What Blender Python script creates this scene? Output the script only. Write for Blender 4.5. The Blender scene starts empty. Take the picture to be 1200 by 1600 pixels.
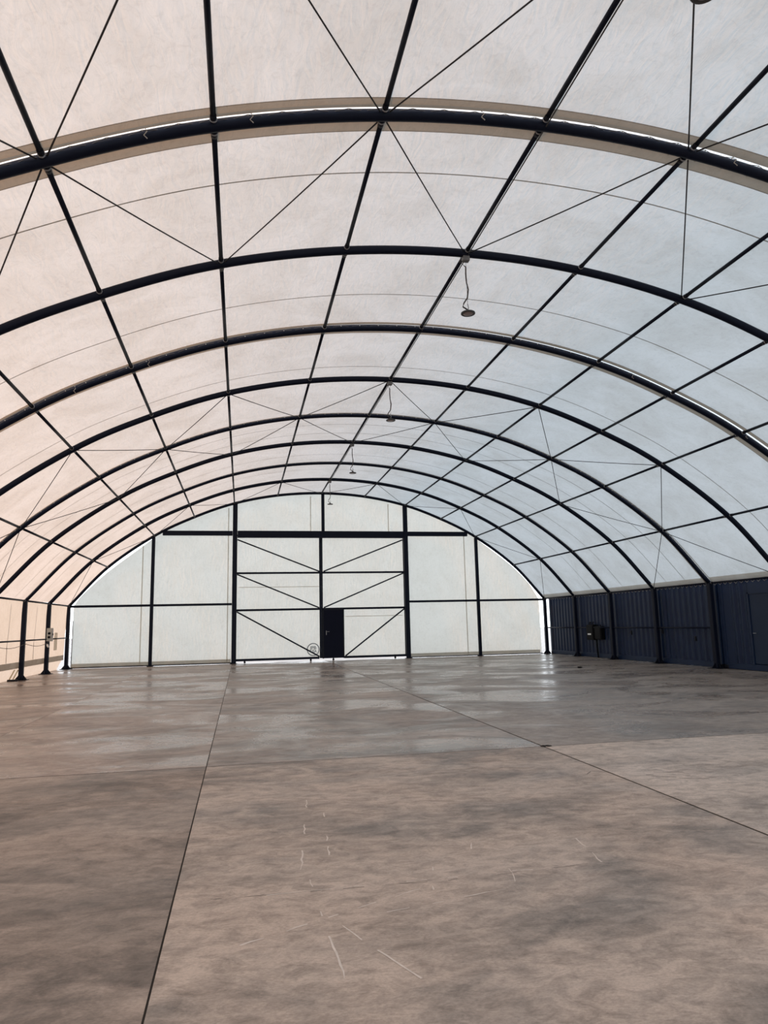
import bpy, bmesh, math, random
from mathutils import Vector, Matrix

random.seed(7)
S = bpy.context.scene
COL = S.collection

# ------------------------------------------------------------------ camera
CAM = Vector((-3.3493, -29.7084, 1.4637))
YAW, PITCH, ROLL, FPX = 0.20182, 0.15839, -0.02247, 1095.63
fwd = Vector((math.sin(YAW) * math.cos(PITCH), math.cos(YAW) * math.cos(PITCH), math.sin(PITCH)))
rt = Vector((math.cos(YAW), -math.sin(YAW), 0))
up = rt.cross(fwd)
r2 = rt * math.cos(ROLL) + up * math.sin(ROLL)
u2 = up * math.cos(ROLL) - rt * math.sin(ROLL)
cd = bpy.data.cameras.new('camera')
cam = bpy.data.objects.new('camera', cd)
COL.objects.link(cam)
cam.matrix_world = Matrix(((r2.x, u2.x, -fwd.x, CAM.x), (r2.y, u2.y, -fwd.y, CAM.y),
                           (r2.z, u2.z, -fwd.z, CAM.z), (0, 0, 0, 1)))
cd.sensor_fit = 'HORIZONTAL'
cd.sensor_width = 36.0
cd.lens = FPX / 1200 * 36.0
cd.clip_start = 0.05
cd.clip_end = 400
S.camera = cam

# ------------------------------------------------------------------ light
SKY_STRENGTH = 1.75
SUN_ENERGY = 5.3
SUN_DIR = Vector((-0.96, 0.04, 0.25))        # towards the sun: low over the left side
EXPOSURE = 0.07
w = bpy.data.worlds.new('sky')
S.world = w
w.use_nodes = True
wn, wl = w.node_tree.nodes, w.node_tree.links
wn.clear()
wo = wn.new('ShaderNodeOutputWorld')
bg = wn.new('ShaderNodeBackground')
tc = wn.new('ShaderNodeTexCoord')
sx = wn.new('ShaderNodeSeparateXYZ')
cr = wn.new('ShaderNodeValToRGB')
cr.color_ramp.elements[0].position = 0.0
cr.color_ramp.elements[0].color = (0.93, 0.97, 1.0, 1)
cr.color_ramp.elements[1].position = 0.6
cr.color_ramp.elements[1].color = (0.77, 0.89, 1.0, 1)
wl.new(tc.outputs['Generated'], sx.inputs[0])
wl.new(sx.outputs['Z'], cr.inputs[0])
wl.new(cr.outputs[0], bg.inputs[0])
hz = wn.new('ShaderNodeMapRange')            # hazy sky: brighter towards the horizon
hz.inputs['From Min'].default_value = 0.0
hz.inputs['From Max'].default_value = 0.55
hz.inputs['To Min'].default_value = SKY_STRENGTH * 1.7
hz.inputs['To Max'].default_value = SKY_STRENGTH
wl.new(sx.outputs['Z'], hz.inputs['Value'])
wl.new(hz.outputs[0], bg.inputs[1])
wl.new(bg.outputs[0], wo.inputs[0])
sd = bpy.data.lights.new('sun', 'SUN')
sd.energy = SUN_ENERGY
sd.color = (1.0, 0.47, 0.15)
sd.angle = math.radians(1.5)
sun = bpy.data.objects.new('sun', sd)
COL.objects.link(sun)
sun.location = (-40, 0, 40)
sun.rotation_euler = SUN_DIR.to_track_quat('Z', 'Y').to_euler()
S.view_settings.view_transform = 'Standard'
S.view_settings.look = 'None'
S.view_settings.gamma = 1.0
S.view_settings.use_curve_mapping = False
S.view_settings.exposure = EXPOSURE
S.cycles.max_bounces = 10
S.cycles.diffuse_bounces = 6
S.cycles.transmission_bounces = 6
S.cycles.use_denoising = True


# ------------------------------------------------------------------ materials
def new_mat(name):
    m = bpy.data.materials.new(name)
    m.use_nodes = True
    m.node_tree.nodes.clear()
    return m, m.node_tree.nodes, m.node_tree.links


def rgb(c):
    return (c[0], c[1], c[2], 1)


def plain(name, col, rough=0.5, metal=0.0, spec=0.5, var=0.12, scale=9.0):
    m, n, l = new_mat(name)
    o = n.new('ShaderNodeOutputMaterial')
    b = n.new('ShaderNodeBsdfPrincipled')
    t = n.new('ShaderNodeTexCoord')
    z = n.new('ShaderNodeTexNoise')
    z.inputs['Scale'].default_value = scale
    z.inputs['Detail'].default_value = 4
    mx = n.new('ShaderNodeMix')
    mx.data_type = 'RGBA'
    mx.inputs[6].default_value = rgb([c * (1 - var) for c in col])
    mx.inputs[7].default_value = rgb([min(1, c * (1 + var)) for c in col])
    l.new(t.outputs['Object'], z.inputs['Vector'])
    l.new(z.outputs['Fac'], mx.inputs[0])
    l.new(mx.outputs[2], b.inputs['Base Color'])
    b.inputs['Roughness'].default_value = rough
    b.inputs['Metallic'].default_value = metal
    b.inputs['Specular IOR Level'].default_value = spec
    l.new(b.outputs[0], o.inputs[0])
    return m


def fabric(name, tcol, dcol, mixd=0.30, crease=0.15, dirt=0.12, scale=(1, 1, 1), streak=None, gloss=0.04):
    """PVC sheet: lets light through (translucent) and reflects some (diffuse); creases and grime."""
    m, n, l = new_mat(name)
    o = n.new('ShaderNodeOutputMaterial')
    t = n.new('ShaderNodeTexCoord')
    mp = n.new('ShaderNodeMapping')
    mp.inputs['Scale'].default_value = scale
    l.new(t.outputs['Object'], mp.inputs['Vector'])
    # grime
    z1 = n.new('ShaderNodeTexNoise')
    z1.inputs['Scale'].default_value = 0.9
    z1.inputs['Detail'].default_value = 7
    z1.inputs['Roughness'].default_value = 0.68
    z1.inputs['Distortion'].default_value = 0.6
    l.new(mp.outputs[0], z1.inputs['Vector'])
    r1 = n.new('ShaderNodeValToRGB')
    r1.color_ramp.elements[0].position = 0.36
    r1.color_ramp.elements[0].color = (1 - dirt, 1 - dirt * 1.12, 1 - dirt * 1.3, 1)
    r1.color_ramp.elements[1].position = 0.60
    r1.color_ramp.elements[1].color = (1, 1, 1, 1)
    l.new(z1.outputs['Fac'], r1.inputs[0])
    # fine scratches in the film
    z3 = n.new('ShaderNodeTexNoise')
    z3.inputs['Scale'].default_value = 9.0
    z3.inputs['Detail'].default_value = 6
    z3.inputs['Roughness'].default_value = 0.72
    z3.inputs['Distortion'].default_value = 1.2
    l.new(mp.outputs[0], z3.inputs['Vector'])
    r3 = n.new('ShaderNodeValToRGB')
    r3.color_ramp.elements[0].position = 0.30
    r3.color_ramp.elements[0].color = (0.90, 0.895, 0.89, 1)
    r3.color_ramp.elements[1].position = 0.50
    r3.color_ramp.elements[1].color = (1, 1, 1, 1)
    l.new(z3.outputs['Fac'], r3.inputs[0])
    mu = n.new('ShaderNodeMix')
    mu.data_type = 'RGBA'
    mu.blend_type = 'MULTIPLY'
    mu.inputs[0].default_value = 1
    l.new(r1.outputs[0], mu.inputs[6])
    l.new(r3.outputs[0], mu.inputs[7])
    # creases
    z2 = n.new('ShaderNodeTexNoise')
    z2.inputs['Scale'].default_value = 3.2
    z2.inputs['Detail'].default_value = 4
    z2.inputs['Distortion'].default_value = 1.6
    mp2 = n.new('ShaderNodeMapping')
    mp2.inputs['Scale'].default_value = streak or (2.2, 0.8, 2.2)
    mp2.inputs['Rotation'].default_value = (0.1, 0.15, 0.5)
    l.new(t.outputs['Object'], mp2.inputs['Vector'])
    l.new(mp2.outputs[0], z2.inputs['Vector'])
    bu = n.new('ShaderNodeBump')
    bu.inputs['Strength'].default_value = crease
    bu.inputs['Distance'].default_value = 0.10
    l.new(z2.outputs['Fac'], bu.inputs['Height'])

    def mulcol(c):
        q = n.new('ShaderNodeMix')
        q.data_type = 'RGBA'
        q.blend_type = 'MULTIPLY'
        q.inputs[0].default_value = 1
        q.inputs[6].default_value = rgb(c)
        l.new(mu.outputs[2], q.inputs[7])
        return q.outputs[2]
    tr = n.new('ShaderNodeBsdfTranslucent')
    di = n.new('ShaderNodeBsdfDiffuse')
    l.new(mulcol(tcol), tr.inputs[0])
    l.new(mulcol(dcol), di.inputs[0])
    l.new(bu.outputs[0], tr.inputs['Normal'])
    l.new(bu.outputs[0], di.inputs['Normal'])
    ms = n.new('ShaderNodeMixShader')
    ms.inputs[0].default_value = mixd
    l.new(tr.outputs[0], ms.inputs[1])
    l.new(di.outputs[0], ms.inputs[2])
    l.new(ms.outputs[0], o.inputs[0])
    return m


def concrete(name, base, dark, light, rough, wet, seed, gloss_patch=0.0):
    m, n, l = new_mat(name)
    o = n.new('ShaderNodeOutputMaterial')
    b = n.new('ShaderNodeBsdfPrincipled')
    t = n.new('ShaderNodeTexCoord')
    mp = n.new('ShaderNodeMapping')
    mp.inputs['Location'].default_value = (seed * 3.7, seed * 1.9, seed)
    mp.inputs['Rotation'].default_value = (0, 0, 0.35)
    mp.inputs['Scale'].default_value = (0.85, 1.35, 1)
    l.new(t.outputs['Object'], mp.inputs['Vector'])

    def noise(sc, det, ro, dis):
        z = n.new('ShaderNodeTexNoise')
        z.inputs['Scale'].default_value = sc
        z.inputs['Detail'].default_value = det
        z.inputs['Roughness'].default_value = ro
        z.inputs['Distortion'].default_value = dis
        l.new(mp.outputs[0], z.inputs['Vector'])
        return z.outputs['Fac']

    def ramp(f, p0, c0, p1, c1):
        r = n.new('ShaderNodeValToRGB')
        r.color_ramp.elements[0].position = p0
        r.color_ramp.elements[0].color = rgb(c0)
        r.color_ramp.elements[1].position = p1
        r.color_ramp.elements[1].color = rgb(c1)
        l.new(f, r.inputs[0])
        return r.outputs[0]

    def mix(f, a, c, mode='MIX', k=None):
        q = n.new('ShaderNodeMix')
        q.data_type = 'RGBA'
        q.blend_type = mode
        if k is None:
            l.new(f, q.inputs[0])
        else:
            q.inputs[0].default_value = k
        l.new(a, q.inputs[6])
        l.new(c, q.inputs[7])
        return q.outputs[2]
    big = ramp(noise(0.85, 9, 0.64, 0.5), 0.39, dark, 0.57, base)
    pale = ramp(noise(1.3, 6, 0.6, 0.9), 0.52, (0, 0, 0), 0.72, (1, 1, 1))
    lc = n.new('ShaderNodeRGB')
    lc.outputs[0].default_value = rgb(light)
    c1 = mix(pale, big, lc.outputs[0])
    fine = ramp(noise(7.0, 8, 0.72, 0.6), 0.32, (0.56, 0.555, 0.55), 0.58, (1.06, 1.06, 1.06))
    c2 = mix(None, c1, fine, 'MULTIPLY', 1.0)
    grain = ramp(noise(60.0, 3, 0.7, 0.0), 0.30, (0.78, 0.78, 0.78), 0.60, (1.05, 1.05, 1.05))
    c3 = mix(None, c2, grain, 'MULTIPLY', 1.0)
    l.new(c3, b.inputs['Base Color'])
    # burnished patches
    rp = ramp(noise(0.6, 6, 0.58, 0.8), 0.42, (wet, wet, wet), 0.57, (rough, rough, rough))
    l.new(rp, b.inputs['Roughness'])
    b.inputs['Specular IOR Level'].default_value = 0.5
    bu = n.new('ShaderNodeBump')
    bu.inputs['Strength'].default_value = 0.10
    bu.inputs['Distance'].default_value = 0.01
    l.new(noise(3.0, 6, 0.6, 0.4), bu.inputs['Height'])
    l.new(bu.outputs[0], b.inputs['Normal'])
    l.new(b.outputs[0], o.inputs[0])
    return m


M = {}
M['steel'] = plain('navy_painted_steel', (0.003, 0.005, 0.014), 0.5, 0, 0.13)
M['steel_dull'] = plain('dull_navy_steel', (0.003, 0.004, 0.009), 0.5, 0, 0.2)
M['galv'] = plain('galvanised_steel', (0.25, 0.25, 0.26), 0.5, 0.5)
M['cable'] = plain('dark_wire_rope', (0.012, 0.011, 0.012), 0.45, 0.0, 0.4)
M['cord'] = plain('pale_lacing_cord', (0.36, 0.33, 0.29), 0.8)
M['cord_dark'] = plain('dark_lacing_cord', (0.06, 0.05, 0.045), 0.8)
M['roof'] = fabric('roof_sheet', (0.375, 0.375, 0.375), (0.62, 0.62, 0.62), 0.22)
M['hem'] = fabric('roof_hem_double_sheet', (0.165, 0.142, 0.116), (0.38, 0.325, 0.27), 0.35, 0.1, 0.10)
M['eave_hem'] = fabric('eave_hem_sheet', (0.72, 0.66, 0.59), (0.5, 0.46, 0.41), 0.3, 0.1, 0.08)
M['seam'] = fabric('roof_weld_seam', (0.27, 0.255, 0.23), (0.55, 0.52, 0.47), 0.32, 0.1, 0.05)
M['flap'] = fabric('roof_cover_flap', (0.80, 0.80, 0.80), (0.7, 0.7, 0.7), 0.2, 0.1, 0.02)
M['gable'] = fabric('gable_sheet', (0.535, 0.525, 0.485), (0.66, 0.66, 0.64), 0.22, 0.30, 0.06, streak=(1.6, 1.6, 0.5))
M['gable_hem'] = fabric('gable_hem_sheet', (0.48, 0.45, 0.40), (0.5, 0.47, 0.42), 0.34, 0.15, 0.08)
M['gable_seam'] = fabric('gable_weld_seam', (0.82, 0.80, 0.75), (0.6, 0.6, 0.57), 0.25, 0.1, 0.05)
M['side'] = fabric('side_sheet', (0.37, 0.38, 0.375), (0.62, 0.60, 0.55), 0.30, 0.30, 0.06, streak=(1.4, 1.4, 0.5))
M['side_hem'] = fabric('side_hem_sheet', (0.36, 0.35, 0.33), (0.4, 0.38, 0.34), 0.4, 0.15, 0.08)
M['paint'] = plain('navy_container_paint', (0.0050, 0.0150, 0.044), 0.45, 0, 0.22, 0.3, 2.5)
M['pale_bounce'] = plain('pale_bounce_roof', (0.45, 0.44, 0.42), 0.9, 0, 0.2)  # pale tone for the unseen container tops, added to bounce light
M['paint_door'] = plain('navy_door_paint', (0.0050, 0.0155, 0.042), 0.48, 0, 0.25, 0.15, 2.5)
M['door'] = plain('dark_navy_door', (0.0015, 0.0025, 0.012), 0.5, 0, 0.1)
M['black'] = plain('black_plastic', (0.003, 0.003, 0.004), 0.6, 0, 0.1)
M['rubber'] = plain('joint_filler', (0.030, 0.024, 0.020), 0.9, 0, 0.2)
M['box'] = plain('grey_enclosure', (0.36, 0.35, 0.32), 0.5)
M['white'] = plain('white_label', (0.75, 0.75, 0.73), 0.6)
M['clamp'] = plain('weathered_clamp', (0.13, 0.125, 0.12), 0.5, 0.3)
M['lens'] = plain('lamp_lens', (0.22, 0.165, 0.16), 0.35)
M['lamp'] = plain('lamp_body', (0.03, 0.029, 0.028), 0.45)
M['print'] = plain('grey_print', (0.27, 0.30, 0.32), 0.7)
M['tape'] = plain('grey_patch', (0.30, 0.29, 0.27), 0.7)
M['strap'] = plain('tan_webbing', (0.42, 0.33, 0.20), 0.8)
M['ground'] = plain('outside_concrete', (0.46, 0.47, 0.48), 0.9, 0, 0.2, 0.15, 0.6)
M['scratch'] = plain('pale_scratch', (0.62, 0.54, 0.48), 0.8, 0, 0.2, 0.25, 20)
M['skid'] = plain('rubber_skid', (0.16, 0.135, 0.12), 0.7, 0, 0.3, 0.3, 20)


# ------------------------------------------------------------------ helpers
def link(name, me, mat, parent=None):
    o = bpy.data.objects.new(name, me)
    COL.objects.link(o)
    if mat is not None and not me.materials:
        me.materials.append(M[mat] if isinstance(mat, str) else mat)
    if parent is not None:
        o.parent = parent
    return o


def bm_mesh(bm, name, smooth=False):
    bmesh.ops.recalc_face_normals(bm, faces=bm.faces)
    me = bpy.data.meshes.new(name)
    bm.to_mesh(me)
    bm.free()
    if smooth:
        for p in me.polygons:
            p.use_smooth = True
    return me


def add_box(bm, a, b, bev=0.0):
    a, b = Vector(a), Vector(b)
    r = bmesh.ops.create_cube(bm, size=1.0)
    c, s = (a + b) / 2, b - a
    for v in r['verts']:
        v.co = Vector((v.co.x * abs(s.x), v.co.y * abs(s.y), v.co.z * abs(s.z))) + c
    if bev > 0:
        es = list({e for v in r['verts'] for e in v.link_edges})
        bmesh.ops.bevel(bm, geom=es, offset=bev, segments=2, profile=0.5, affect='EDGES')


def add_tube(bm, pts, r, n=10, cap=True):
    pts = [Vector(p) for p in pts]
    rings = []
    for i, p in enumerate(pts):
        a = pts[max(i - 1, 0)]
        b = pts[min(i + 1, len(pts) - 1)]
        t = (b - a).normalized()
        ref = Vector((0, 0, 1)) if abs(t.z) < 0.9 else Vector((0, 1, 0))
        u = t.cross(ref).normalized()
        v = t.cross(u)
        rings.append([bm.verts.new(p + (u * math.cos(2 * math.pi * k / n) + v * math.sin(2 * math.pi * k / n)) * r)
                      for k in range(n)])
    for A, B in zip(rings, rings[1:]):
        for k in range(n):
            bm.faces.new((A[k], A[(k + 1) % n], B[(k + 1) % n], B[k]))
    if cap:
        bm.faces.new(rings[0])
        bm.faces.new(list(reversed(rings[-1])))


def add_lathe(bm, prof, n=24, centre=(0, 0, 0)):
    c = Vector(centre)
    rings = []
    for r, z in prof:
        rings.append([bm.verts.new(c + Vector((r * math.cos(2 * math.pi * k / n), r * math.sin(2 * math.pi * k / n), z)))
                      for k in range(n)])
    for A, B in zip(rings, rings[1:]):
        for k in range(n):
            bm.faces.new((A[k], A[(k + 1) % n], B[(k + 1) % n], B[k]))
    bm.faces.new(rings[0])
    bm.faces.new(list(reversed(rings[-1])))


def tube(name, pts, r, mat, parent=None, n=10, smooth=True):
    bm = bmesh.new()
    add_tube(bm, pts, r, n)
    return link(name, bm_mesh(bm, name, smooth), mat, parent)


def box(name, a, b, mat, parent=None, bev=0.0):
    bm = bmesh.new()
    add_box(bm, a, b, bev)
    return link(name, bm_mesh(bm, name), mat, parent)


def empty(name, loc=(0, 0, 0)):
    o = bpy.data.objects.new(name, None)
    COL.objects.link(o)
    o.location = loc
    o.empty_display_size = 0.2
    return o


def tag(o, label, cat, group=None, kind='thing'):
    o['label'] = label
    o['category'] = cat
    o['kind'] = kind
    if group:
        o['group'] = group
    return o


def copy_tree(o, parent=None):
    c = o.copy()
    COL.objects.link(c)
    c.parent = parent
    for ch in list(o.children):
        copy_tree(ch, c)
    return c


ORD = ['', 'first', 'second', 'third', 'fourth', 'fifth', 'sixth', 'seventh', 'eighth', 'ninth', 'tenth']

# ------------------------------------------------------------------ the hall's measures
D0, D = 2.9039, 2.8629


def RY(k):
    return 0.0 if k <= 0 else -(D0 + (k - 1) * D)


PX = [0, 1.8730, 3.6803, 5.2882, 6.8591, 8.6074, 10.0]
PZ = [7.1062, 6.9851, 6.6158, 6.0249, 5.2339, 3.9555, 2.4333]


def node(k, i):
    s = -1 if i < 0 else 1
    return Vector((s * PX[abs(i)], RY(k), PZ[abs(i)]))


def arch_points(sub=10):
    """smooth curve through the thirteen tube lines, left eave to right eave"""
    P = [Vector((-PX[i], 0, PZ[i])) for i in range(6, 0, -1)] + [Vector((PX[i], 0, PZ[i])) for i in range(7)]
    P = [P[0] * 2 - P[1]] + P + [P[-1] * 2 - P[-2]]
    out = []
    for i in range(1, len(P) - 2):
        p0, p1, p2, p3 = P[i - 1], P[i], P[i + 1], P[i + 2]
        for j in range(sub):
            t = j / sub
            out.append(0.5 * ((2 * p1) + (p2 - p0) * t + (2 * p0 - 5 * p1 + 4 * p2 - p3) * t * t
                              + (3 * p1 - p0 - 3 * p2 + p3) * t ** 3))
    out.append(P[-2].copy())
    return out


ARC = arch_points()


def arc_normals(A):
    N = []
    for i in range(len(A)):
        a, b = A[max(i - 1, 0)], A[min(i + 1, len(A) - 1)]
        t = (b - a).normalized()
        N.append(Vector((-t.z, 0, t.x)) if Vector((-t.z, 0, t.x)).z > 0 else Vector((t.z, 0, -t.x)))
    return N


ARN = arc_normals(ARC)


def arc_at(x):
    for a, b in zip(ARC, ARC[1:]):
        if a.x <= x <= b.x:
            f = (x - a.x) / (b.x - a.x)
            return a.z + (b.z - a.z) * f
    return PZ[6]


def rib_section(wy, h):
    """rounded rectangle, (y, normal)"""
    r = min(wy, h) * 0.45
    pts = []
    for cx, cz, a0 in ((wy / 2 - r, h / 2 - r, 0), (-wy / 2 + r, h / 2 - r, 90), (-wy / 2 + r, -h / 2 + r, 180), (wy / 2 - r, -h / 2 + r, 270)):
        for k in range(4):
            a = math.radians(a0 + 30 * k)
            pts.append((cx + r * math.cos(a), cz + r * math.sin(a)))
    return pts


def sweep_arc(sec, lift=0.0):
    bm = bmesh.new()
    rings = []
    for p, nn in zip(ARC, ARN):
        rings.append([bm.verts.new(p + nn * (z + lift) + Vector((0, y, 0))) for y, z in sec])
    n = len(sec)
    for A, B in zip(rings, rings[1:]):
        for k in range(n):
            bm.faces.new((A[k], A[(k + 1) % n], B[(k + 1) % n], B[k]))
    bm.faces.new(rings[0])
    bm.faces.new(list(reversed(rings[-1])))
    return bm_mesh(bm, 'arch', True)


def strip_arc(y0, y1, lift0, lift1, name, ny=1, i0=0, i1=None, sag=0.0):
    """a sheet following the arch between two depths"""
    bm = bmesh.new()
    A = ARC[i0:i1]
    N = ARN[i0:i1]
    rows = []
    for p, nn in zip(A, N):
        row = []
        for j in range(ny + 1):
            f = j / ny
            lf = lift0 + (lift1 - lift0) * f - sag * 4 * f * (1 - f)
            row.append(bm.verts.new(p + nn * lf + Vector((0, y0 + (y1 - y0) * f, 0))))
        rows.append(row)
    for a, b in zip(rows, rows[1:]):
        for j in range(ny):
            bm.faces.new((a[j], a[j + 1], b[j + 1], b[j]))
    return bm_mesh(bm, name, True)


# ------------------------------------------------------------------ ground and floor
bm = bmesh.new()
bmesh.ops.create_grid(bm, x_segments=1, y_segments=1, size=120)
g = link('ground', bm_mesh(bm, 'ground'), 'ground')
g.location = (0, 0, -0.06)
tag(g, 'pale outdoor concrete ground seen through the gaps beyond the gable', 'ground', kind='structure')

XJ = [-10.45, -6.70, -3.70, 0.15, 10.6]
YN, YJ, YF = -36.0, -21.65, 0.45
JW = 0.016
JWS = [0, 0.003, 0.005, 0.012, 0]
SLAB = {
    ('far', 0): ((0.340, 0.252, 0.205), (0.200, 0.152, 0.124), (0.41, 0.315, 0.26), 0.46, 0.24),
    ('far', 1): ((0.330, 0.248, 0.203), (0.190, 0.146, 0.120), (0.40, 0.31, 0.258), 0.46, 0.23),
    ('far', 2): ((0.310, 0.238, 0.196), (0.180, 0.141, 0.117), (0.38, 0.298, 0.25), 0.46, 0.22),
    ('far', 3): ((0.315, 0.252, 0.210), (0.190, 0.152, 0.128), (0.37, 0.30, 0.253), 0.48, 0.24),
    ('near', 0): ((0.335, 0.256, 0.207), (0.17, 0.134, 0.110), (0.40, 0.31, 0.25), 0.65, 0.48),
    ('near', 1): ((0.340, 0.262, 0.213), (0.155, 0.124, 0.104), (0.41, 0.32, 0.262), 0.65, 0.48),
    ('near', 2): ((0.485, 0.380, 0.312), (0.245, 0.203, 0.174), (0.53, 0.42, 0.347), 0.66, 0.50),
    ('near', 3): ((0.570, 0.462, 0.390), (0.34, 0.278, 0.236), (0.60, 0.495, 0.42), 0.66, 0.50),
}
SLAB_LABEL = {
    ('far', 0): 'glossy brown concrete slab along the left wall at the far end',
    ('far', 1): 'narrow glossy concrete slab running to the far gable left of the doors',
    ('far', 2): 'glossy dark concrete slab in front of the two sliding doors',
    ('far', 3): 'wide glossy concrete slab beside the dark containers',
    ('near', 0): 'brown concrete slab at the far left of the foreground',
    ('near', 1): 'stained brown concrete slab in the left foreground',
    ('near', 2): 'scratched beige concrete slab in the middle foreground',
    ('near', 3): 'pale beige concrete slab in the right foreground',
}
floors = {}
for row, (ya, yb) in (('far', (YJ, YF)), ('near', (YN, YJ))):
    for c in range(4):
        b_, d_, l_, r_, wv = SLAB[(row, c)]
        mt = concrete('concrete_%s_%d' % (row, c), b_, d_, l_, r_, wv, c + (5 if row == 'near' else 0))
        fo = box('floor', (XJ[c] + JWS[c], ya + 0.011, -0.05), (XJ[c + 1] - JWS[c + 1], yb - 0.011, 0.0), mt)
        tag(fo, SLAB_LABEL[(row, c)], 'floor', kind='structure')
        floors[(row, c)] = fo
for nm, x, lb in (('trim_1', XJ[1], 'faint dark floor joint closest to the left wall'),
                  ('trim_2', XJ[2], 'dark floor joint running from left foreground to the gable'),
                  ('trim_3', XJ[3], 'dark floor joint running from right foreground to the small door')):
    tag(box(nm, (x - JW, YN, -0.055), (x + JW, YF, -0.003), 'rubber'), lb, 'floor joint', kind='structure')
tag(box('trim_4', (XJ[0], YJ - JW, -0.055), (XJ[4], YJ + JW, -0.002), 'rubber'),
    'dark floor joint crossing the hall between beige and glossy slabs', 'floor joint', kind='structure')


def marks(pairs, wd, name, mat, parent):
    bm = bmesh.new()
    for (x0, y0), (x1, y1) in pairs:
        a, b = Vector((x0, y0, 0)), Vector((x1, y1, 0))
        t = (b - a).normalized()
        s = Vector((-t.y, t.x, 0))
        n = max(2, int((b - a).length / 0.06))
        prev = None
        for k in range(n + 1):
            if prev is not None and random.random() < 0.30:
                prev = None
                continue
            p = a.lerp(b, k / n) + s * random.uniform(-0.006, 0.006)
            hw = wd * random.uniform(0.25, 1.0) / 2
            cur = [bm.verts.new(p + s * hw + Vector((0, 0, 0.0012))), bm.verts.new(p - s * hw + Vector((0, 0, 0.0012)))]
            if prev:
                bm.faces.new((prev[0], prev[1], cur[1], cur[0]))
            prev = cur
    return link(name, bm_mesh(bm, name), mat, parent)


marks([((-1.82, -24.92), (-1.95, -25.34)), ((-1.76, -25.49), (-1.57, -25.51)), ((-1.76, -25.45), (-1.83, -25.80)),
       ((-1.11, -25.01), (-1.18, -25.49)), ((-2.79, -23.42), (-2.99, -25.26)), ((-2.66, -23.5), (-2.80, -25.1)),
       ((-3.45, -26.15), (-2.30, -25.6)), ((-2.6, -25.9), (-1.9, -25.75)), ((-2.85, -26.0), (-2.6, -26.6)),
       ((-2.2, -25.3), (-2.35, -25.9)), ((-3.2, -25.5), (-2.1, -25.5)), ((-2.95, -25.2), (-2.9, -26.7))],
      0.013, 'scratch_marks', 'scratch', floors[('near', 2)])
marks([((0.42, -23.38), (0.85, -23.55)), ((0.45, -23.45), (0.75, -23.60)), ((0.50, -23.55), (0.86, -23.70)),
       ((0.55, -23.30), (0.95, -23.42)), ((-0.1, -23.2), (0.1, -23.0))], 0.018, 'skid_marks', 'skid', floors[('near', 3)])
marks([((-3.5, -25.48), (-2.17, -25.54)), ((-2.17, -25.54), (-1.2, -25.5))], 0.007, 'hairline_crack', 'skid', floors[('near', 2)])

# ------------------------------------------------------------------ roof sheets (laced at every second arch)
RIB_H = {True: 0.065, False: 0.055}
SEAMS = [-21.9, -18.55, -15.03, -10.5, -9.5, -6.9, -4.6]


def lacing(bm, y_edge, y_rib, lift, n_step):
    pts = []
    L = 0.0
    nxt = 0.15
    last = ARC[0]
    idx = 0
    for i in range(1, len(ARC)):
        seg = (ARC[i] - ARC[i - 1]).length
        while nxt <= L + seg:
            f = (nxt - L) / seg
            p = ARC[i - 1].lerp(ARC[i], f)
            nn = ARN[i - 1].lerp(ARN[i], f).normalized()
            pts.append((p, nn))
            nxt += n_step / 2
        L += seg
    knots = []
    line = []
    for k, (p, nn) in enumerate(pts):
        e = k % 2 == 0
        q = p + nn * (lift if e else 0.01) + Vector((0, y_edge if e else y_rib, 0))
        line.append(q)
        if e:
            knots.append(q)
    add_tube(bm, line, 0.0035, 5)
    return knots


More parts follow.
